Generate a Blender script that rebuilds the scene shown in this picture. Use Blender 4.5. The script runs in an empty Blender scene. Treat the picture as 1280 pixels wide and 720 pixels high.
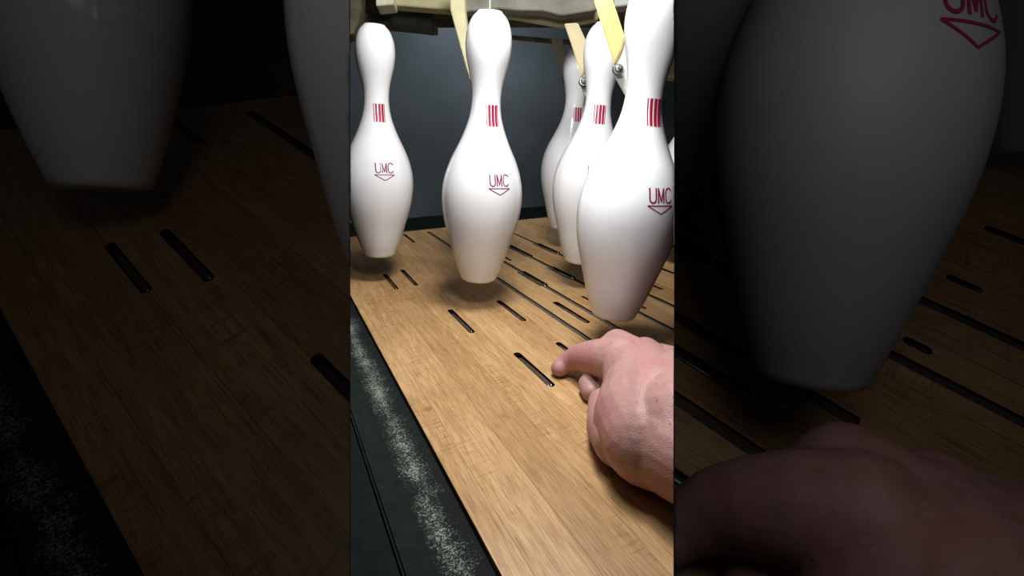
import bpy, bmesh, math, random
from mathutils import Vector, Matrix
random.seed(4)
F=620.0; TH=math.radians(19.3); CT,ST=math.cos(TH),math.sin(TH); H=.29; PI=math.pi
scene=bpy.context.scene; COL=scene.collection
scene.view_settings.view_transform='Standard'
# camera -------------------------------------------------------------
cam=bpy.data.objects.new('camera',bpy.data.cameras.new('camera')); COL.objects.link(cam)
cam.location=(0,0,H); cam.rotation_euler=(PI/2-TH,0,0)
cam.data.sensor_width=36; cam.data.lens=36*F/1280; cam.data.clip_start=.01; cam.data.clip_end=50
scene.camera=cam
CM=Matrix.Translation((0,0,H))@Matrix.Rotation(PI/2-TH,4,'X'); C3=CM.to_3x3()
def P(px,py,d): return CM@Vector(((px-640)/F*d,(360-py)/F*d,-d))
def ray(px,py): return C3@Vector(((px-640)/F,(360-py)/F,-1))
def on_deck(px,py,z=0):
    r=ray(px,py); return Vector((0,0,H))+r*((z-H)/r.z)
# the lane direction of the pin deck
LA=math.atan2(324,620*CT+217*ST)
LM=Matrix.Rotation(LA,4,'Z')          # local y = down the lane, local x = across
LMI=LM.inverted()
def lane(px,py,z=0): return LMI@on_deck(px,py,z)
# two made-up side bays: magnified, darkened copies of the middle one, tilted decks -------------------
NS=C3@Vector((0,620,686)).normalized(); LS=C3@Vector((-1024,686,-620)).normalized(); HS=.70
XS=LS.cross(NS).normalized()
SM=Matrix((XS,LS,NS)).transposed().to_4x4(); SM.translation=Vector((0,0,H))-NS*HS
SMI=SM.inverted()
def sx(x): return (x-437.5)*3.16
def sy(y): return (y-246)*3.16
def on_side(px,py,z=0):                # px in main-picture pixels
    r=ray(sx(px),sy(py)); return Vector((0,0,H))+r*((z-HS)/r.dot(NS))
def slane(px,py,z=0): return SMI@on_side(px,py,z)
# helpers ---------------------------------------------------------------
def mesh_obj(name,bm,mat=None,parent=None,smooth=False,mw=None):
    bmesh.ops.recalc_face_normals(bm,faces=bm.faces)
    me=bpy.data.meshes.new(name); bm.to_mesh(me); bm.free()
    if smooth:
        for p in me.polygons: p.use_smooth=True
    o=bpy.data.objects.new(name,me); COL.objects.link(o)
    if mat: me.materials.append(mat)
    if mw is not None: o.matrix_world=mw
    if parent is not None:
        o.parent=parent
        if mw is not None: o.matrix_parent_inverse=parent.matrix_world.inverted()
    return o
def tag(o,label=None,cat=None,group=None,kind=None):
    if label: o['label']=label
    if cat: o['category']=cat
    if group: o['group']=group
    if kind: o['kind']=kind
    return o
def empty(name,mw):
    o=bpy.data.objects.new(name,None); COL.objects.link(o); o.empty_display_size=.02; o.matrix_world=mw; return o
def add_box(bm,x0,x1,y0,y1,z0,z1):
    v=[bm.verts.new(p) for p in [(x0,y0,z0),(x1,y0,z0),(x1,y1,z0),(x0,y1,z0),(x0,y0,z1),(x1,y0,z1),(x1,y1,z1),(x0,y1,z1)]]
    for f in [(3,2,1,0),(4,5,6,7),(0,1,5,4),(1,2,6,5),(2,3,7,6),(3,0,4,7)]: bm.faces.new([v[i] for i in f])
def prism(bm,bot,top):
    a=[bm.verts.new(p) for p in bot]; b=[bm.verts.new(p) for p in top]; n=len(a)
    bm.faces.new(a[::-1]); bm.faces.new(b)
    for i in range(n): bm.faces.new((a[i],a[(i+1)%n],b[(i+1)%n],b[i]))
def screen_slab(bm,poly,d,t,shift=(0,0)):
    """flat plate facing the aisle: outline given at its front face, thickness t straight back"""
    back=C3@Vector((shift[0],shift[1],-t))
    f=[P(x,y,dd) for (x,y,*r) in poly for dd in [r[0] if r else d]]
    prism(bm,f,[p+back for p in f])
# materials -------------------------------------------------------------
def nodes(name):
    m=bpy.data.materials.new(name); m.use_nodes=True; nt=m.node_tree; b=nt.nodes['Principled BSDF']; return m,nt,b
def N(nt,t,**k):
    n=nt.nodes.new(t)
    for a,v in k.items():
        if a.startswith('i_'):
            key=a[2:]; n.inputs[int(key) if key.isdigit() else key].default_value=v
        else: setattr(n,a,v)
    return n
def lk(nt,a,b): nt.links.new(a,b)
def ramp(nt,pts):
    r=N(nt,'ShaderNodeValToRGB'); e=r.color_ramp.elements
    while len(e)<len(pts): e.new(.5)
    for i,(p,c) in enumerate(pts): e[i].position=p; e[i].color=(*c,1)
    return r
def plain(name,col,rough=.5,metal=0,var=.12,scale=30,bump=.0,coat=0,spec=.5):
    m,nt,b=nodes(name)
    tc=N(nt,'ShaderNodeTexCoord'); n=N(nt,'ShaderNodeTexNoise',i_Scale=scale,i_Detail=5.0); lk(nt,tc.outputs['Object'],n.inputs['Vector'])
    r=ramp(nt,[(.3,[c*(1-var) for c in col]),(.7,[min(1,c*(1+var)) for c in col])]); lk(nt,n.outputs['Fac'],r.inputs['Fac'])
    lk(nt,r.outputs['Color'],b.inputs['Base Color']); b.inputs['Roughness'].default_value=rough; b.inputs['Metallic'].default_value=metal
    b.inputs['Specular IOR Level'].default_value=spec
    b.inputs['Coat Weight'].default_value=coat; b.inputs['Coat Roughness'].default_value=.1
    if bump:
        bp=N(nt,'ShaderNodeBump',i_Strength=bump,i_Distance=.002); lk(nt,n.outputs['Fac'],bp.inputs['Height']); lk(nt,bp.outputs['Normal'],b.inputs['Normal'])
    return m
def wood(name,k=1.0,off=0.0):
    m,nt,b=nodes(name)
    tc=N(nt,'ShaderNodeTexCoord')
    mp=N(nt,'ShaderNodeMapping'); lk(nt,tc.outputs['Object'],mp.inputs['Vector'])
    mp.inputs['Scale'].default_value=(1/k,1/k,1/k); mp.inputs['Location'].default_value=(off,0,0)
    sep=N(nt,'ShaderNodeSeparateXYZ'); lk(nt,mp.outputs['Vector'],sep.inputs['Vector'])
    # board number across the deck
    dv=N(nt,'ShaderNodeMath',operation='DIVIDE',i_1=.041); lk(nt,sep.outputs['X'],dv.inputs[0])
    fl=N(nt,'ShaderNodeMath',operation='FLOOR'); lk(nt,dv.outputs[0],fl.inputs[0])
    fr=N(nt,'ShaderNodeMath',operation='FRACT'); lk(nt,dv.outputs[0],fr.inputs[0])
    wn=N(nt,'ShaderNodeTexWhiteNoise',noise_dimensions='1D'); lk(nt,fl.outputs[0],wn.inputs['W'])
    # shift the grain per board
    cmb=N(nt,'ShaderNodeCombineXYZ'); 
    sc=N(nt,'ShaderNodeMath',operation='MULTIPLY',i_1=3.7); lk(nt,wn.outputs['Value'],sc.inputs[0])
    ay=N(nt,'ShaderNodeMath',operation='ADD'); lk(nt,sep.outputs['Y'],ay.inputs[0]); lk(nt,sc.outputs[0],ay.inputs[1])
    lk(nt,sep.outputs['X'],cmb.inputs['X']); lk(nt,ay.outputs[0],cmb.inputs['Y'])
    def noise(sxx,syy,scale,detail=6,rough=.6,dist=0):
        mm=N(nt,'ShaderNodeMapping'); mm.inputs['Scale'].default_value=(sxx,syy,1); lk(nt,cmb.outputs[0],mm.inputs['Vector'])
        n=N(nt,'ShaderNodeTexNoise',i_Scale=scale,i_Detail=float(detail),i_Roughness=rough,i_Distortion=float(dist)); lk(nt,mm.outputs[0],n.inputs['Vector']); return n
    g1=noise(26,1.6,7,7,.65,.3); g2=noise(150,6,6,4,.7); g3=noise(2,1.2,4,3); g4=noise(7,60,5,3,.6,.6)
    base=ramp(nt,[(.25,(.44,.255,.105)),(.5,(.60,.38,.175)),(.75,(.74,.51,.27))]); lk(nt,g1.outputs['Fac'],base.inputs['Fac'])
    def mix(a,bb,fac,typ='MULTIPLY'):
        x=N(nt,'ShaderNodeMix',data_type='RGBA',blend_type=typ); 
        if isinstance(fac,float): x.inputs['Factor'].default_value=fac
        else: lk(nt,fac,x.inputs['Factor'])
        lk(nt,a,x.inputs['A'])
        if isinstance(bb,tuple): x.inputs['B'].default_value=(*bb,1)
        else: lk(nt,bb,x.inputs['B'])
        return x.outputs['Result']
    r2=ramp(nt,[(.32,(.52,.44,.36)),(.56,(1,1,1))]); lk(nt,g2.outputs['Fac'],r2.inputs['Fac'])
    c=mix(base.outputs['Color'],r2.outputs['Color'],.9)
    r3=ramp(nt,[(.35,(.78,.72,.66)),(.65,(1.0,1.0,1.0))]); lk(nt,g3.outputs['Fac'],r3.inputs['Fac'])
    c=mix(c,r3.outputs['Color'],.8)
    # cross ripple (mineral flecks) in patches
    r4=ramp(nt,[(.52,(1,1,1)),(.66,(.62,.52,.42))]); lk(nt,g4.outputs['Fac'],r4.inputs['Fac'])
    msk=ramp(nt,[(.5,(0,0,0)),(.62,(.85,.85,.85))]); g5=noise(5,1.6,3.3,2); lk(nt,g5.outputs['Fac'],msk.inputs['Fac'])
    c=mix(c,r4.outputs['Color'],msk.outputs['Color'])
    # board to board tone
    rb=ramp(nt,[(0,(.74,.70,.62)),(1,(1.0,1.0,1.0))]); lk(nt,wn.outputs['Value'],rb.inputs['Fac'])
    c=mix(c,rb.outputs['Color'],.8)
    # seams
    ab=N(nt,'ShaderNodeMath',operation='LESS_THAN',i_1=.018); lk(nt,fr.outputs[0],ab.inputs[0])
    sm=N(nt,'ShaderNodeMath',operation='MULTIPLY',i_1=.5); lk(nt,ab.outputs[0],sm.inputs[0])
    c=mix(c,(.35,.22,.12),sm.outputs[0])
    lk(nt,c,b.inputs['Base Color'])
    b.inputs['Roughness'].default_value=.42; b.inputs['Specular IOR Level'].default_value=.45
    bp=N(nt,'ShaderNodeBump',i_Strength=.15,i_Distance=.0008); lk(nt,g2.outputs['Fac'],bp.inputs['Height']); lk(nt,bp.outputs['Normal'],b.inputs['Normal'])
    return m
def dusty(name,k=1.0,xc=0.,hw=.02):
    """black rubber strip with a drift of pale powder, thickest along x=xc"""
    m,nt,b=nodes(name); tc=N(nt,'ShaderNodeTexCoord')
    n1=N(nt,'ShaderNodeTexNoise',i_Scale=750/k,i_Detail=2.0,i_Roughness=.8); lk(nt,tc.outputs['Object'],n1.inputs['Vector'])
    n2=N(nt,'ShaderNodeTexNoise',i_Scale=28/k,i_Detail=6.0,i_Roughness=.65); lk(nt,tc.outputs['Object'],n2.inputs['Vector'])
    sep=N(nt,'ShaderNodeSeparateXYZ'); lk(nt,tc.outputs['Object'],sep.inputs['Vector'])
    s=N(nt,'ShaderNodeMath',operation='SUBTRACT',i_1=xc); lk(nt,sep.outputs['X'],s.inputs[0])
    a=N(nt,'ShaderNodeMath',operation='ABSOLUTE'); lk(nt,s.outputs[0],a.inputs[0])
    d=N(nt,'ShaderNodeMapRange',i_1=0.0,i_2=hw,i_3=.10,i_4=-.13); lk(nt,a.outputs[0],d.inputs[0])
    x=N(nt,'ShaderNodeMath',operation='MULTIPLY_ADD',i_1=.5); lk(nt,n2.outputs['Fac'],x.inputs[0]); lk(nt,d.outputs[0],x.inputs[2])
    y=N(nt,'ShaderNodeMath',operation='ADD'); lk(nt,n1.outputs['Fac'],y.inputs[0]); lk(nt,x.outputs[0],y.inputs[1])
    r=ramp(nt,[(.77,(.006,.009,.008)),(.85,(.055,.066,.055)),(.97,(.27,.31,.25))]); 
    lk(nt,y.outputs[0],r.inputs['Fac']); lk(nt,r.outputs['Color'],b.inputs['Base Color']); b.inputs['Roughness'].default_value=.85
    b.inputs['Specular IOR Level'].default_value=.2
    bp=N(nt,'ShaderNodeBump',i_Strength=.4,i_Distance=.001*k); lk(nt,n1.outputs['Fac'],bp.inputs['Height']); lk(nt,bp.outputs['Normal'],b.inputs['Normal'])
    return m
def skin():
    m,nt,b=nodes('skin'); tc=N(nt,'ShaderNodeTexCoord')
    n1=N(nt,'ShaderNodeTexNoise',i_Scale=22.0,i_Detail=5.0); lk(nt,tc.outputs['Object'],n1.inputs['Vector'])
    n2=N(nt,'ShaderNodeTexNoise',i_Scale=160.0,i_Detail=4.0,i_Roughness=.7); lk(nt,tc.outputs['Object'],n2.inputs['Vector'])
    v=N(nt,'ShaderNodeTexVoronoi',i_Scale=65.0); lk(nt,tc.outputs['Object'],v.inputs['Vector'])
    r=ramp(nt,[(.3,(.38,.20,.17)),(.5,(.46,.26,.23)),(.72,(.50,.20,.20))]); lk(nt,n1.outputs['Fac'],r.inputs['Fac'])
    fr=ramp(nt,[(.04,(.5,.33,.28)),(.11,(1,1,1))]); lk(nt,v.outputs['Distance'],fr.inputs['Fac'])
    x=N(nt,'ShaderNodeMix',data_type='RGBA',blend_type='MULTIPLY'); x.inputs['Factor'].default_value=.6
    lk(nt,r.outputs['Color'],x.inputs['A']); lk(nt,fr.outputs['Color'],x.inputs['B'])
    r2=ramp(nt,[(.35,(.86,.83,.83)),(.6,(1,1,1))]); lk(nt,n2.outputs['Fac'],r2.inputs['Fac'])
    y=N(nt,'ShaderNodeMix',data_type='RGBA',blend_type='MULTIPLY'); y.inputs['Factor'].default_value=.6
    lk(nt,x.outputs['Result'],y.inputs['A']); lk(nt,r2.outputs['Color'],y.inputs['B'])
    lk(nt,y.outputs['Result'],b.inputs['Base Color'])
    b.inputs['Roughness'].default_value=.5; b.inputs['Subsurface Weight'].default_value=.12
    b.inputs['Subsurface Radius'].default_value=(.006,.002,.001); b.inputs['Subsurface Scale'].default_value=1
    w=N(nt,'ShaderNodeTexVoronoi',i_Scale=420.0,feature='DISTANCE_TO_EDGE'); lk(nt,tc.outputs['Object'],w.inputs['Vector'])
    ad=N(nt,'ShaderNodeMath',operation='ADD'); lk(nt,n2.outputs['Fac'],ad.inputs[0]); lk(nt,w.outputs['Distance'],ad.inputs[1])
    bp=N(nt,'ShaderNodeBump',i_Strength=.35,i_Distance=.0009); lk(nt,ad.outputs[0],bp.inputs['Height']); lk(nt,bp.outputs['Normal'],b.inputs['Normal'])
    return m
WOOD=wood('maple_boards'); WOODS=wood('maple_boards_large',3.0)
WHITE=plain('white_plastic_coat',(.80,.81,.82),rough=.22,var=.03,scale=12,coat=.5)
RED=plain('crimson_print',(.36,.004,.04),rough=.35,var=.05)
PURP=plain('dark_magenta_print',(.22,.012,.07),rough=.35,var=.1)
CREAM=plain('cream_plastic',(.40,.37,.20),rough=.5,var=.12,scale=40)
YEL=plain('yellowed_plastic',(.50,.34,.11),rough=.42,var=.1,scale=60)
GREYP=plain('grey_clear_plastic',(.40,.41,.36),rough=.35)
DGREEN=plain('dark_green_paint',(.005,.010,.008),rough=.85,spec=.1,var=.3,scale=60)
RAIL=plain('green_black_rail',(.010,.0145,.0115),rough=.85,spec=.1,var=.25,scale=80)
FRAMEM=plain('grimy_grey_frame',(.17,.17,.13),rough=.7,var=.4,scale=25)
DFRAME=plain('grimy_green_frame',(.10,.115,.10),rough=.7,var=.4,scale=25)
STEEL=plain('steel',(.22,.22,.22),rough=.42,metal=.9)
BLACK=plain('matte_black',(.006,.007,.007),rough=.95,spec=.05)
SLOTM=plain('burnt_brown_slot',(.055,.038,.025),rough=.25,spec=.8,var=.5,scale=120)
GRM=plain('grey_groove',(.075,.066,.052),rough=.6,var=.3,scale=90)
GLINT=plain('glint_metal',(.55,.48,.38),rough=.15,metal=1)  # bright metal for the added slot glints
CURT=plain('blue_grey_curtain',(.11,.125,.135),rough=.95,var=.25,scale=3,spec=.1)
SKIN=skin()
# clip planes ---------------------------------------------------------------
XL,XR=437.5,843.0
def clipplane(px):
    a=ray(px,0); b=ray(px,700); n=a.cross(b).normalized()
    if n.x<0: n=-n
    return n          # passes through the camera, points right
NL,NR=clipplane(XL),clipplane(XR); ORG=Vector((0,0,H))
def clip(o,n,keep,cap=True,eps=.0006):
    """cut the mesh where it meets the divider; keep=+1 keeps the side n points to"""
    M=o.matrix_world.copy() if o.parent is None else o.parent.matrix_world@o.matrix_parent_inverse@o.matrix_basis
    vs=[ (M@v.co-ORG).dot(n)*keep for v in o.data.vertices]
    if not vs or min(vs)>eps: return
    if o.data.users>1: o.data=o.data.copy()
    if max(vs)<=eps:
        bpy.data.objects.remove(o); return
    Mi=M.inverted(); co=Mi@(ORG+n*keep*eps); no=(M.to_3x3().transposed()@n).normalized()
    bm=bmesh.new(); bm.from_mesh(o.data)
    g=bm.verts[:]+bm.edges[:]+bm.faces[:]
    r=bmesh.ops.bisect_plane(bm,geom=g,plane_co=co,plane_no=no,clear_inner=keep>0,clear_outer=keep<0,dist=1e-6)
    if cap:
        ed=[e for e in r['geom_cut'] if isinstance(e,bmesh.types.BMEdge) and e.is_boundary]
        try: bmesh.ops.triangle_fill(bm,edges=ed,use_dissolve=False)
        except Exception: pass
    bm.to_mesh(o.data); bm.free()
BAY={'C':[],'L':[],'R':[]}
def bay(k,*os):
    for o in os: BAY[k].append(o.name)
    return os[0]
# pin -----------------------------------------------------------------------
PROF=[(0,0),(0,.0245),(.0008,.0262),(.003,.0280),(.010,.0305),(.022,.0350),(.038,.0400),(.055,.0448),(.072,.0497),(.088,.0540),(.103,.0570),(.118,.0587),(.132,.0592),(.146,.0582),
(.160,.0555),(.174,.0513),(.188,.0458),(.201,.0395),(.214,.0335),(.227,.0283),(.239,.0244),(.250,.0219),(.262,.0205),(.272,.0202),(.283,.0209),(.295,.0229),(.307,.0257),(.318,.0284),(.328,.0302),(.338,.0311),(.347,.0309),(.356,.0297),(.364,.0274),(.371,.0243),(.3762,.0203),(.379,.0172),(.381,.0160),(.381,0)]
def cr(p0,p1,p2,p3,t): return .5*((2*p1)+(-p0+p2)*t+(2*p0-5*p1+4*p2-p3)*t*t+(-p0+3*p1-3*p2+p3)*t**3)
FINE=[]
for i in range(3,len(PROF)-3):
    p=[PROF[max(0,min(len(PROF)-1,i+j))] for j in (-1,0,1,2)]
    for q in range(3):
        t=q/3; FINE.append((cr(p[0][0],p[1][0],p[2][0],p[3][0],t),cr(p[0][1],p[1][1],p[2][1],p[3][1],t)))
FINE=PROF[1:3]+FINE+PROF[-3:-1]
def rad(z):
    for a,b in zip(FINE,FINE[1:]):
        if a[0]<=z<=b[0] and b[0]>a[0]: return a[1]+(b[1]-a[1])*(z-a[0])/(b[0]-a[0])
    return .03
def pin_body_mesh():
    bm=bmesh.new(); n=96; rings=[]
    for z,r in FINE: rings.append([bm.verts.new((r*math.cos(2*PI*i/n),r*math.sin(2*PI*i/n),z)) for i in range(n)])
    for a,b in zip(rings,rings[1:]):
        for i in range(n): bm.faces.new((a[i],a[(i+1)%n],b[(i+1)%n],b[i]))
    bm.faces.new(rings[0][::-1]); 
    # recessed top with a small cord hole
    zt=.381
    r2=[bm.verts.new((.003*math.cos(2*PI*i/n),.003*math.sin(2*PI*i/n),zt)) for i in range(n)]
    r3=[bm.verts.new((.003*math.cos(2*PI*i/n),.003*math.sin(2*PI*i/n),zt-.006)) for i in range(n)]
    for a,b in ((rings[-1],r2),(r2,r3)):
        for i in range(n): bm.faces.new((a[i],a[(i+1)%n],b[(i+1)%n],b[i]))
    bm.faces.new(r3)
    bmesh.ops.recalc_face_normals(bm,faces=bm.faces)
    me=bpy.data.meshes.new('pin_body'); bm.to_mesh(me); bm.free()
    for p in me.polygons: p.use_smooth=True
    me.materials.append(WHITE); return me
def wrap(u,z,off=.00025): # u = arc length around the front (-y side)
    r=rad(z); a=u/r-PI/2; return Vector(((r+off)*math.cos(a),(r+off)*math.sin(a),z))
def ribbon(bm,pts,w,closed=False):
    n=len(pts); L=[];R=[]
    for i in range(n):
        if closed: a,b=pts[(i-1)%n],pts[(i+1)%n]; 
        else: a,b=pts[max(0,i-1)],pts[min(n-1,i+1)]
        dx,dy=b[0]-a[0],b[1]-a[1]; l=math.hypot(dx,dy) or 1; nx,ny=-dy/l*w/2,dx/l*w/2
        L.append(bm.verts.new(wrap(pts[i][0]+nx,pts[i][1]+ny))); R.append(bm.verts.new(wrap(pts[i][0]-nx,pts[i][1]-ny)))
    for i in range(n if closed else n-1):
        j=(i+1)%n; bm.faces.new((L[i],R[i],R[j],L[j]))
def line(a,b,n=8): return [(a[0]+(b[0]-a[0])*i/n,a[1]+(b[1]-a[1])*i/n) for i in range(n+1)]
def stripes_mesh():
    bm=bmesh.new()
    for (a,b) in ((-.0092,-.0079),(-.0062,-.0030),(-.0014,.0024),(.0036,.0072),(.0079,.0092)):
        m=3; n=12; g=[[bm.verts.new(wrap(a+(b-a)*i/m,.2338+.0285*j/n)) for i in range(m+1)] for j in range(n+1)]
        for j in range(n):
            for i in range(m): bm.faces.new((g[j][i],g[j][i+1],g[j+1][i+1],g[j+1][i]))
    me=bpy.data.meshes.new('stripes'); bm.to_mesh(me); bm.free(); me.materials.append(RED); return me
def letters_mesh():
    bm=bmesh.new(); z0=.1550; h=.0158; w=.0018
    def g(x,y): return (x*1.0-.0006,z0+y)
    # U
    pts=line((-.0135,h),(-.0135,.0042),6)+[(-.0098-.0037*math.cos(a),.0042-.0040*math.sin(a)) for a in [PI*i/10 for i in range(1,10)]]+line((-.0061,.0042),(-.0061,h),6)
    ribbon(bm,[g(*p) for p in pts],w)
    # M
    pts=line((-.0034,0),(-.0034,h),7); ribbon(bm,[g(*p) for p in pts],w)
    ribbon(bm,[g(*p) for p in line((-.0034,h),(0,.0015),7)],w*.9); ribbon(bm,[g(*p) for p in line((0,.0015),(.0034,h),7)],w*.9)
    ribbon(bm,[g(*p) for p in line((.0034,h),(.0034,0),7)],w)
    # C
    pts=[(.0104+.0042*math.cos(a),h*.72+h*.27*math.sin(a)) for a in [.25+ (PI-.25)*i/8 for i in range(9)]]+line((.0062,h*.68),(.0062,h*.30),4)+[(.0104+.0042*math.cos(a),h*.28+h*.27*math.sin(a)) for a in [PI+(PI-.25)*i/8 for i in range(9)]]
    ribbon(bm,[g(*p) for p in pts],w*.9)
    me=bpy.data.meshes.new('printed_letters'); bm.to_mesh(me); bm.free(); me.materials.append(PURP); return me
def triangle_mesh():
    bm=bmesh.new(); zt=.1520
    A,B,Cc=(-.0165,zt),(.0158,zt),(0,zt-.0088)
    for p,q in ((A,B),(B,Cc),(Cc,A)): ribbon(bm,line(p,q,14),.0013)
    me=bpy.data.meshes.new('printed_triangle'); bm.to_mesh(me); bm.free(); me.materials.append(PURP); return me
BM_,SMs,LMs,TMs=pin_body_mesh(),stripes_mesh(),letters_mesh(),triangle_mesh()
def pin(k,mw,rz,label,marks=True,body=None,group='white bowling pins hanging in the pinsetter'):
    root=empty('bowling_pin',mw@Matrix.Rotation(rz,4,'Z')); tag(root,label,'bowling pin',group)
    for nm,me in (('pin_body',BM_),('stripes',SMs),('printed_letters',LMs),('printed_triangle',TMs)):
        if not marks and nm!='pin_body': continue
        if body and nm=='pin_body': me=body
        c=bpy.data.objects.new(nm,me); COL.objects.link(c); c.parent=root; bay(k,c)
    return root
ZB=H-.2466
def wp(x,y,dz=0,tilt=math.radians(3.7)): return Matrix.Translation((x,y,ZB+dz))@Matrix.Rotation(tilt,4,'Y')@Matrix.Diagonal((1,1,.975,1))
def facing(x,y): return -math.atan2(x,y)   # turn printed front to the camera
def mpin(px,D,deg,label,dz=.005):
    r=ray(px,0); t=None
    # horizontal position from the pixel column of the pin's foot
    dep=D*CT+.2466*ST; x=(px-640)/F*dep
    return pin('C',wp(x,D,dz),facing(x,D)+math.radians(deg),label)
pL=mpin(475.5,.866,10,'white bowling pin at the left edge of the lit bay, farthest left',.008)
pM=mpin(598,.738,24,'white bowling pin hanging alone in the middle, cord at its flat top',.004)
pR=mpin(766,.582,35,'largest and nearest white bowling pin of the lit bay, hanging just above the hand',.0075)
pA=mpin(725,.832,10,'white bowling pin half hidden just behind the nearest one, yellow arm across its head')
pB=mpin(703,1.10,22,'shaded bowling pin second behind the nearest one, mostly covered by its neighbour')
pH=mpin(603,.985,20,'bowling pin hidden directly behind the middle pin, only a sliver at its right edge',.004)
pF=mpin(845,.97,60,'bowling pin at the right edge of the lit bay behind the nearest pin')
# big pins of the made-up side bays
BODY_DIM=BM_.copy(); BODY_DIM.materials.clear(); BODY_DIM.materials.append(plain('white_coat_darkened',(.27,.28,.285),rough=.5,var=.04,scale=8,spec=.25))  # white coat darkened in its colour, imitates the right bay's dim light
UPS=C3@Vector((0,math.cos(math.radians(6.3)),math.sin(math.radians(6.3))))
def zside(ym):   # deck distance under a main-picture row
    v=360-sy(ym); return HS*925*620/(425320-620*v)
def spin(k,px,py,ydeck,hw,dmain,deg,label,marks=False,lean=0,zf=.985,tall=1):
    Z=zside(ydeck)*zf; X=(sx(px)-640)/F
    kxy=hw*3.16*Z/(F*math.sqrt(1+X*X))/.0285; kz=CT*F/dmain*3.16*Z/F*tall
    z=(C3@Vector((math.sin(lean),0,0))+UPS).normalized(); y=(C3@Vector((X,0,-1))); y=(y-z*y.dot(z)).normalized(); x=y.cross(z)
    M=Matrix((x,y,z)).transposed().to_4x4(); M.translation=P(sx(px),sy(py),Z)
    M=M@Matrix.Diagonal((kxy,kxy,kz,1))
    return pin(k,M,math.radians(deg),label,marks,BODY_DIM if k=='R' else None,'enlarged pin copies hanging in the added dark bays')
sL1=spin('L',478.5,321,352,22.0,.9,10,'big dim grey-white pin, whole base seen, in the dark left copy of the bay',lean=0)
sL2=spin('L',598.5,354,384,23.2,.777,10,'slice of a big dim pin at the right edge of the dark left copy of the bay',lean=.08)
sR1=spin('R',756,395.5,438,24.5,.631,46,'big dim pin with purple letters above the hand in the dark right copy of the bay',True,lean=.06,zf=.9,tall=.835)
sR2=spin('R',721,330,359,20,.867,10,'big dim pin at the left edge of the dark right copy of the bay, behind the lettered pin',zf=1.03)
sR3=spin('R',846,307,331,18,1.0,10,'dim pin edge at the far right border of the dark right copy of the bay')
# decks -----------------------------------------------------------------------
SHORT=[((480,342.5),(496.5,361.5),6),((502,337),(521,357),6),((561,387),(591.8,416),8.5),((622.5,375.5),(655.8,401.5),8),((694,377),(734.5,404),9),
((645.5,440.5),(690,483.5),11),((696,428),(722,447),9),((506,292.6),(517,303.5),4),((627,319),(638.5,326),5),((795,379),(806,386.5),7),((812,354),(826,362.5),6),((728,370),(736,375.5),5),((838,306),(852,312),6),
((640,305.5),(662,321.5),7.5,'C'),((652,338.5),(680,358),9,'B'),((692,332.5),(720,348.5),8.5,'C'),((677,303),(698,317.5),7.5,'D'),((827,335),(850,345.5),7)]
LONG=[((538,289.5),(748,438),7.4,'A'),((626,322.3),(655,341),6,'B'),((677,356),(776,416),8.2,'B'),((633,302),(642,307),4,'C'),((660,319),(694,334.5),6,'C'),((718,347.5),(880,439),8,'C'),((640,288),(679,304.5),4,'D'),((696,316.5),(880,410),7.5,'D')]
LINE={'A':[(538,289.5),(616.7,344.6),(731,425)],'B':[(627,323.5),(666,348.5),(736,392)],'C':[(651,313.5),(706,341),(791,388),(842,416.5)],'D':[(642,289),(687,310),(804,368),(842,387.8)]}
BACKL=on_deck(505,289.5); 
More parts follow.
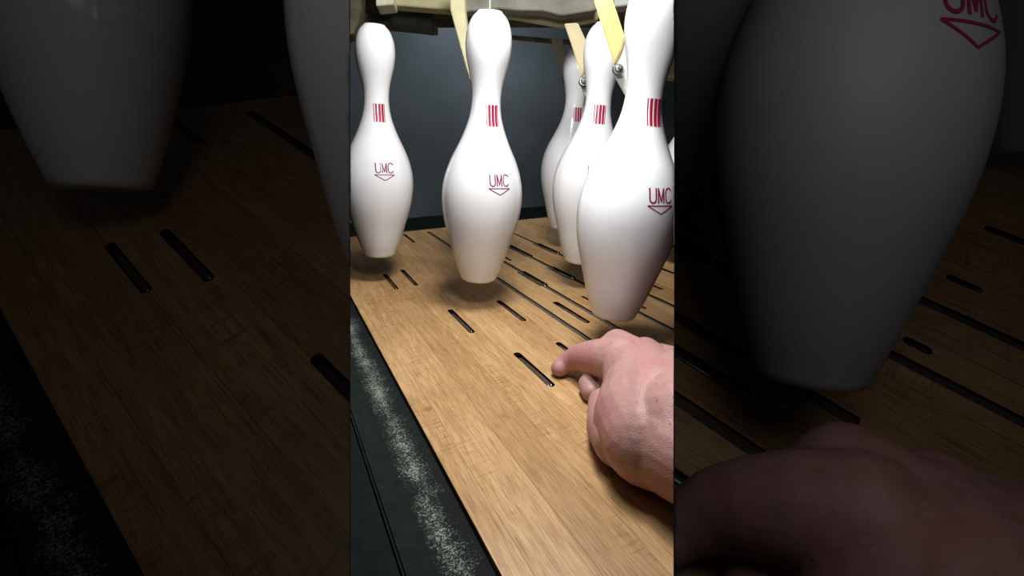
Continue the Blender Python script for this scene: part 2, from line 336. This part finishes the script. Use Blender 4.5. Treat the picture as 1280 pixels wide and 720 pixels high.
def deck(k,fn,Mx,x0,x1,y0,y1,th,mat,scale,name,label,far=None):
    root=empty(name,Mx); tag(root,label,'pin deck')
    bm=bmesh.new(); fy=(lambda x:y1) if far is None else (lambda x: far[0].y+(x-far[0].x)*(far[1].y-far[0].y)/(far[1].x-far[0].x))
    prism(bm,[(x0,y0,-th),(x1,y0,-th),(x1,fy(x1),-th),(x0,fy(x0),-th)],[(x0,y0,0),(x1,y0,0),(x1,fy(x1),0),(x0,fy(x0),0)]); o=mesh_obj('deck_surface',bm,mat,root,mw=Mx.copy())
    cut=bmesh.new(); ins=[]
    for kind,lst in (('s',SHORT),('g',LONG)):
        for (a,b,w,*ln) in lst:
            A=fn(*a); B=fn(*b)
            mid=((a[0]+b[0])/2,(a[1]+b[1])/2)
            # width across the lane from the width in picture rows/columns
            c1=fn(mid[0]-w/2,mid[1]); c2=fn(mid[0]+w/2,mid[1]); W=abs(c2.x-c1.x)
            ya,yb=sorted((A.y,B.y)); xa=(A.x+B.x)/2
            if ln and kind=='s': c1=fn(mid[0]-w*.75,mid[1]); c2=fn(mid[0]+w*.75,mid[1]); W=abs(c2.x-c1.x)
            if ln: xs=[fn(*q).x for q in LINE[ln[0]]]; xa=sum(xs)/len(xs)
            ins.append((kind,xa,ya,yb,W))
    # merge-safe cutters: each a stadium prism
    me_c=bmesh.new()
    for (kind,x,ya,yb,W) in ins:
        n=6; r=W/2; pts=[]
        if kind=='s':
            for i in range(n+1):
                a=PI*i/n; pts.append((x+r*math.cos(a),yb-r+r*math.sin(a)))
            for i in range(n+1):
                a=PI+PI*i/n; pts.append((x+r*math.cos(a),ya+r+r*math.sin(a)))
        else: pts=[(x+r,ya),(x+r,yb),(x-r,yb),(x-r,ya)]
        prism(me_c,[(p[0],p[1],-th*.9) for p in pts],[(p[0],p[1],.01*scale) for p in pts])
    bmesh.ops.recalc_face_normals(me_c,faces=me_c.faces)
    cm=bpy.data.meshes.new('cutter'); me_c.to_mesh(cm); me_c.free(); cm.materials.append(BLACK)
    co=bpy.data.objects.new('cutter',cm); COL.objects.link(co); co.matrix_world=Mx
    md=o.modifiers.new('b','BOOLEAN'); md.object=co; md.operation='DIFFERENCE'; md.solver='EXACT'; md.use_self=True
    try: md.material_mode='TRANSFER'
    except Exception: pass
    bpy.context.view_layer.update()
    dg=bpy.context.evaluated_depsgraph_get(); nm=bpy.data.meshes.new_from_object(o.evaluated_get(dg)); o.modifiers.clear(); o.data=nm
    bpy.data.objects.remove(co)
    bay(k,o)
    for (kind,x,ya,yb,W) in ins:
        bm=bmesh.new(); r=W*.5
        if kind=='s':
            # rounded bar lying in the slot, dipping at its far end
            m=8; prev=None; L=yb-ya
            for (yy,zz,rr) in ((ya+.03*L,-.004*scale,.5),(ya+.10*L,-.0003*scale,.66),(ya+.5*L,-.0006*scale,.74),(ya+.85*L,-.0012*scale,.74),(yb-.03*L,-.006*scale,.6)):
                ring=[bm.verts.new((x+r*rr*math.cos(PI*i/m),yy,zz-r*.5*rr*(1-math.sin(PI*i/m))-.0*scale)) for i in range(m+1)]
                if prev:
                    for i in range(m): bm.faces.new((prev[i],prev[i+1],ring[i+1],ring[i]))
                prev=ring
            s=mesh_obj('slot_bar',bm,SLOTM,root,True,mw=Mx.copy()); bay(k,s)
            if L>.02*scale:
                g=bmesh.new(); bmesh.ops.create_uvsphere(g,u_segments=10,v_segments=6,radius=1,matrix=Matrix.Translation((x+r*.1,ya+.08*L,-.0012*scale))@Matrix.Diagonal((r*.3,r*.9,r*.3,1)))
                s=mesh_obj('glint_bead',g,GLINT,root,True,mw=Mx.copy()); bay(k,s)  # bright bead added as the glint at the slot's near end
        else:
            add_box(bm,x-r*.96,x+r*.96,ya+.0005,yb-.0005,-th*.8,-.0022*scale); s=mesh_obj('groove_strip',bm,GRM,root,mw=Mx.copy()); bay(k,s)
    return root
eL=(lane(437,367).x+lane(628,720).x)/2
yb=LMI@BACKL
deck('C',lane,LM.copy(),eL,eL+1.6,-.25,yb.y,.02,WOOD,1,'pin_deck','tan maple pin deck with slots and grooves in the lit middle bay')
FAR=(slane(505,289.5),slane(652,272))
seL=(slane(437,367).x+slane(628,720).x)/2; sB=slane(505,289.5).y
deck('L',slane,SM.copy(),seL,seL+2.6,-1.2,sB,.05,WOODS,2.6,'pin_deck','dim maple deck with three short slots in the dark left copy of the bay',FAR)
deck('R',slane,SM.copy(),seL,seL+3.0,-1.2,sB,.05,WOODS,2.6,'pin_deck','dim maple deck with long black grooves in the dark right copy of the bay',FAR)
# ledge, rail and kickback beside the deck ------------------------------------------
def side_run(k,fn,Mx,e,scale,y1,ys,words):
    x1=fn(437,434,-.006*scale).x; x2=fn(437,517).x; x3=x2-.5*scale
    bm=bmesh.new(); add_box(bm,x1-.004*scale,e-.0005,ys,y1,-.03*scale,-.006*scale)
    DM=dusty('powdered_rubber_'+k,scale,(x1+e)/2-(e-x1)*.2,(e-x1)*.62)
    o=mesh_obj('gutter_strip',bm,DM,mw=Mx.copy()); tag(o,'black strip speckled with pale powder beside the '+words,'gutter strip'); bay(k,o)
    bm=bmesh.new(); add_box(bm,x2+.0006*scale,x1-.0045*scale,ys,y1,-.03*scale,0)
    bmesh.ops.bevel(bm,geom=[e_ for e_ in bm.edges if abs(e_.verts[0].co.z)<1e-6 and abs(e_.verts[1].co.z)<1e-6],offset=.002*scale,segments=2,affect='EDGES')
    o=mesh_obj('steel_rail',bm,RAIL,mw=Mx.copy()); tag(o,'flat dark green rail running along the powdered strip of the '+words,'rail'); bay(k,o)
    bm=bmesh.new(); add_box(bm,x3,x2-.0012*scale,ys,y1,-.03*scale,.001*scale)
    o=mesh_obj('trim_left' if k=='C' else 'trim_far_left',bm,DGREEN,mw=Mx.copy()); tag(o,kind='structure'); bay(k,o)
side_run('C',lane,LM,eL,1,yb.y,-.25,'lit maple deck')
side_run('L',slane,SM,seL,2.6,sB,-1.2,'dim left copy of the deck')
# back walls and pit floors -----------------------------------------------------------
bm=bmesh.new(); add_box(bm,-1.6,2.4,yb.y+.42,yb.y+.44,-.3,1.6); o=mesh_obj('wall_back',bm,CURT,mw=LM.copy()); tag(o,kind='structure'); bay('C',o)
bm=bmesh.new(); add_box(bm,-1.6,2.4,yb.y+.003,yb.y+.42,-.07,-.05); o=mesh_obj('floor_pit',bm,DGREEN,mw=LM.copy()); tag(o,kind='structure'); bay('C',o)
for k,x0,x1,nm in (('L',-3.6,.2,'wall_back_left'),('R',-.2,3.6,'wall_back_right')):
    bm=bmesh.new(); add_box(bm,x0,x1,-1.2,2.0,-2.02,-2.0)   # camera-facing wall 2 m out
    o=mesh_obj(nm,bm,CURT,mw=CM.copy()); tag(o,kind='structure'); bay(k,o)
# added edge-on sheets between the bays, stop light crossing over
for nm,px in (('light_baffle_left',XL),('light_baffle_right',XR)):
    def q(d,y): return CM@Vector(((px-640)/F*d,y,-d))
    bm=bmesh.new(); bm.faces.new([bm.verts.new(p) for p in (q(.28,-.6),q(2.05,-1.0),q(2.05,1.3),q(.28,1.3))])
    o=mesh_obj(nm,bm,BLACK); tag(o,kind='structure')
# pinsetter ---------------------------------------------------------------------------------
fr=empty('pinsetter_frame',Matrix.Translation(P(620,-20,.95))); tag(fr,'grimy cream and grey pinsetter frame spanning above the hanging pins','machine frame')
def slab(name,poly,d,t,mat,parent=fr,label=None):
    bm=bmesh.new(); screen_slab(bm,poly,d,t); bmesh.ops.recalc_face_normals(bm,faces=bm.faces)
    bmesh.ops.bevel(bm,geom=bm.edges[:],offset=.0012,segments=2,affect='EDGES',clamp_overlap=True)
    o=mesh_obj(name,bm,mat); o.parent=parent; o.matrix_parent_inverse=parent.matrix_world.inverted()
    if label: o['label']=label
    bay('C',o); return o
slab('front_beam',[(470,-160),(745,-160),(745,4),(640,3),(565,12),(492,6),(470,6)],.90,.02,CREAM,label='cream front beam')
slab('cover_plate',[(579,-170),(745,-170),(745,12),(702,19),(680,13),(640,12),(625,10),(581,14)],.86,.02,FRAMEM,label='grey cover plate')
slab('cross_beam',[(622,12),(681,13),(702,20),(748,13),(748,24),(722,29),(704,32),(640,21),(622,21)],.93,.012,plain('light_cream',(.62,.58,.38),.5,var=.2),label='pale cream beam')
slab('cross_beam',[(618,41.5),(690,48),(765,53),(765,57),(690,52),(618,45)],1.20,.012,FRAMEM,label='thin grey far beam')
slab('rear_rail',[(488,8),(540,10),(540,36),(488,28)],1.02,.03,DFRAME,label='dark green rear rail')
slab('rear_rail',[(452,16),(545,28),(545,36),(452,27)],1.06,.03,FRAMEM,label='thin grey rear rail')
slab('top_bracket',[(470,-10),(492,-10),(492,5),(470,7)],.88,.03,plain('pale_cream',(.62,.62,.45),.5))
slab('end_beam',[(760,-60),(860,-60),(860,3),(793,5),(769,8)],.80,.02,GREYP,label='pale grey end beam')
slab('end_post',[(430,-80),(453,-80),(451,12),(447,30),(441,42),(430,44)],.95,.03,plain('brown_grimy',(.10,.09,.055),.7,var=.5,scale=40),label='brown grimy end post')
slab('side_plate',[(830,70),(846,70),(846,97),(833,96)],1.0,.02,CREAM)
slab('motor_housing',[(425,-220),(870,-220),(870,-30),(425,-30)],1.0,.2,DFRAME)
def arm(poly,d,mat,label,bolt=None,tab=None,rb=7,db=None):
    r=empty('holder_arm',Matrix.Translation(P(poly[0][0],poly[0][1],d))); tag(r,label,'holder arm','arms that hold the pins')
    bm=bmesh.new(); screen_slab(bm,poly,d,.009,(.003,0)); bmesh.ops.recalc_face_normals(bm,faces=bm.faces)
    bmesh.ops.bevel(bm,geom=bm.edges[:],offset=.0012,segments=2,affect='EDGES')
    o=mesh_obj('arm_bar',bm,mat); o.parent=r; o.matrix_parent_inverse=r.matrix_world.inverted(); bay('C',o)
    if tab:
        t=slab('end_tab',tab,d+.004,.006,GREYP,r)
    if bolt:
        b=bmesh.new(); R=rb/F*d; X=Matrix.Translation(P(bolt[0],bolt[1],d-.004))@C3.to_4x4()
        bmesh.ops.create_cone(b,cap_ends=True,segments=24,radius1=R,radius2=R*.85,depth=.004,matrix=X)
        bmesh.ops.create_uvsphere(b,u_segments=20,v_segments=10,radius=R*.66,matrix=X@Matrix.Translation((0,0,.002))@Matrix.Diagonal((1,1,.6,1)))
        bmesh.ops.create_cone(b,cap_ends=True,segments=6,radius1=R*.35,radius2=R*.3,depth=.008,matrix=X@Matrix.Translation((0,0,.003)))
        o=mesh_obj('bolt',b,STEEL); o.parent=r; o.matrix_parent_inverse=r.matrix_world.inverted(); bay('C',o)
arm([(561,-60),(579,-60),(581,15),(587,60),(588,100),(583,86),(563,13)],.78,CREAM,'long cream arm running down behind the middle pin\'s head')
arm([(738,-40),(757,-40),(766,0),(781,46),(777,62),(768,80),(753,35),(743,3)],.585,YEL,'bright yellow arm beside the nearest pin, bolt at its lower end',bolt=(773,87),
    tab=[(780,46),(792,40),(792,120),(783,119),(768,92),(766,80),(776,62)],rb=7.5)
arm([(705,29),(722,28),(735,56),(735,80),(727,96),(714,55)],.80,plain('cream_arm',(.36,.31,.15),.5),'cream arm in front of the second pin behind, grey bolt at its end',bolt=(730,102),
    tab=[(727,92),(735,60),(739,70),(737,128),(733,122),(726,105)],rb=6.5)
arm([(688,48),(703,49),(708,72),(708,92),(705,99),(696,75)],1.08,plain('far_cream',(.36,.33,.22),.6),'small shaded cream arm farthest back beside the rear pin',bolt=(707,100),rb=4)
# cord
bm=bmesh.new(); top=P(614,-60,.66); T=pM.matrix_world@Vector((0,0,.3755)); 
def tube(bm,a,b,r,n=8):
    d=(b-a); q=d.to_track_quat('Z','Y').to_matrix(); 
    prism(bm,[a+q@Vector((r*math.cos(2*PI*i/n),r*math.sin(2*PI*i/n),0)) for i in range(n)],[b+q@Vector((r*math.cos(2*PI*i/n),r*math.sin(2*PI*i/n),0)) for i in range(n)])
tube(bm,T,T+Vector((.0,0,.09)),.0011); o=mesh_obj('cord',bm,GREYP); tag(o,'thin pale cord rising from the top of the middle pin','cord')
# hands ---------------------------------------------------------------------------------
# chains of (x, y, radius) in picture measure with height over deck as a multiple of the radius
HAND=[
 [(699.5,460,11,1.02),(709,453,13,1.25),(724,447,17,1.6),(738,446.5,21,1.8),(757,448,26,1.9),(778,452,31,1.9)],   # index
 [(739,490,12.5,1.0),(736,481,13.5,1.05),(747,469,15,1.2),(762,441,21,1.9),(772,431.5,20.5,2.2),(786,442,24,2.2),(800,455,30,1.9)],       # middle
 [(765,480,18,1.2),(790,455,22,2.0),(806,443,22,2.2),(812,452,26,2.1)],      # ring
 [(800,470,22,1.6),(826,449,20,2.3),(838,456,24,2.1),(846,475,34,1.9)],      # little
 [(753,503,18,1.02),(754,517,20.5,1.05),(762,534,29,1.08),(778,548,38,1.05),(800,545,50,1.0)], # thumb
 [(784,456,31,1.8),(799,485,45,1.4),(800,522,58,1.05),(812,548,60,1.03)],
 [(805,452,28,2.0),(815,475,40,1.8),(820,505,55,1.4),(812,548,60,1.03)],
 [(838,458,26,2.1),(850,490,50,1.6),(856,530,66,1.3),(860,560,66,1.1)],
 [(800,522,56,1.1),(850,560,64,1.1),(905,590,66,1.3),(960,620,68,1.6)],
 [(812,548,60,1.03),(852,565,58,1.05),(905,600,60,1.3)],
]
def make_hand(k,main,label,vox):
    bm=bmesh.new()
    for ch in HAND:
        for a,b in zip(ch,ch[1:]):
            n=max(3,int(math.hypot(b[0]-a[0],b[1]-a[1])/3))
            for i in range(n+1):
                t=i/n; x,y,r,hf=[a[j]+(b[j]-a[j])*t for j in range(4)]
                if main:
                    pt=on_deck(x,y); Zd=-(CM.inverted()@pt).z; aa=hf*r/F; d=Zd/(1+Zd*aa/H); R=r/F*d; c=P(x,y,d)
                else:
                    pt=on_side(x,y); Zd=-(CM.inverted()@pt).z; aa=hf*r*3.16/F; d=Zd/(1+Zd*aa/HS); X=(sx(x)-640)/F
                    R=r*3.16/F*d/(1+.25*X*X); c=P(sx(x),sy(y),d)
                bmesh.ops.create_icosphere(bm,subdivisions=3,radius=R,matrix=Matrix.Translation(c))
    o=mesh_obj('hand',bm,SKIN)
    md=o.modifiers.new('r','REMESH'); md.mode='VOXEL'; md.voxel_size=vox; md.use_smooth_shade=True
    s=o.modifiers.new('s','SMOOTH'); s.factor=.5; s.iterations=5
    bpy.context.view_layer.update(); dg=bpy.context.evaluated_depsgraph_get()
    me=bpy.data.meshes.new_from_object(o.evaluated_get(dg)); o.modifiers.clear(); o.data=me
    for p in me.polygons: p.use_smooth=True
    tag(o,label,'hand'); bay(k,o); return o
make_hand('C',True,'bare right hand pressing its index fingertip on the lit deck beside a slot',.0013)
make_hand('R',False,'large dim hand at the bottom of the dark right copy of the bay',.0045)
# clip at the dividers ---------------------------------------------------------------------
bpy.context.view_layer.update()
for k,ls in BAY.items():
    for nm in ls:
        o=bpy.data.objects.get(nm)
        if o is None: continue
        if k=='C':
            clip(o,NL,1)
            o=bpy.data.objects.get(nm)
            if o: clip(o,NR,-1)
        elif k=='L': clip(o,NL,-1)
        else: clip(o,NR,1)
# lights ---------------------------------------------------------------------------------------
def area(name,loc,target,size,power,col=(1,1,1),sy_=None):
    l=bpy.data.lights.new(name,'AREA'); l.energy=power; l.color=col; l.size=size; l.shape='RECTANGLE'; l.size_y=sy_ or size
    o=bpy.data.objects.new(name,l); COL.objects.link(o); o.location=loc; o.rotation_euler=(Vector(target)-Vector(loc)).to_track_quat('-Z','Y').to_euler(); return o
area('bay_light',(.03,.53,H+.42),(.02,.70,0),.14,5.2,(1,.985,.965))
area('front_light',CM@Vector((.0,.25,-.31)),CM@Vector((.06,-.05,-.9)),.08,.95,(.97,.98,1))
area('back_glow',P(640,-60,1.25),P(620,200,1.7),.3,3.0,(.85,.95,1.0))
area('left_bay_light',CM@Vector((-.32,.42,-.12)),CM@Vector((-.5,-.1,-.95)),.2,.21,(1,.97,.93))
area('right_bay_light',CM@Vector((.26,.30,-.05)),CM@Vector((.45,-.1,-.75)),.3,.36,(1,.97,.95))
w=bpy.data.worlds.new('world'); scene.world=w; w.use_nodes=True; w.node_tree.nodes['Background'].inputs[0].default_value=(.5,.55,.6,1); w.node_tree.nodes['Background'].inputs[1].default_value=.012
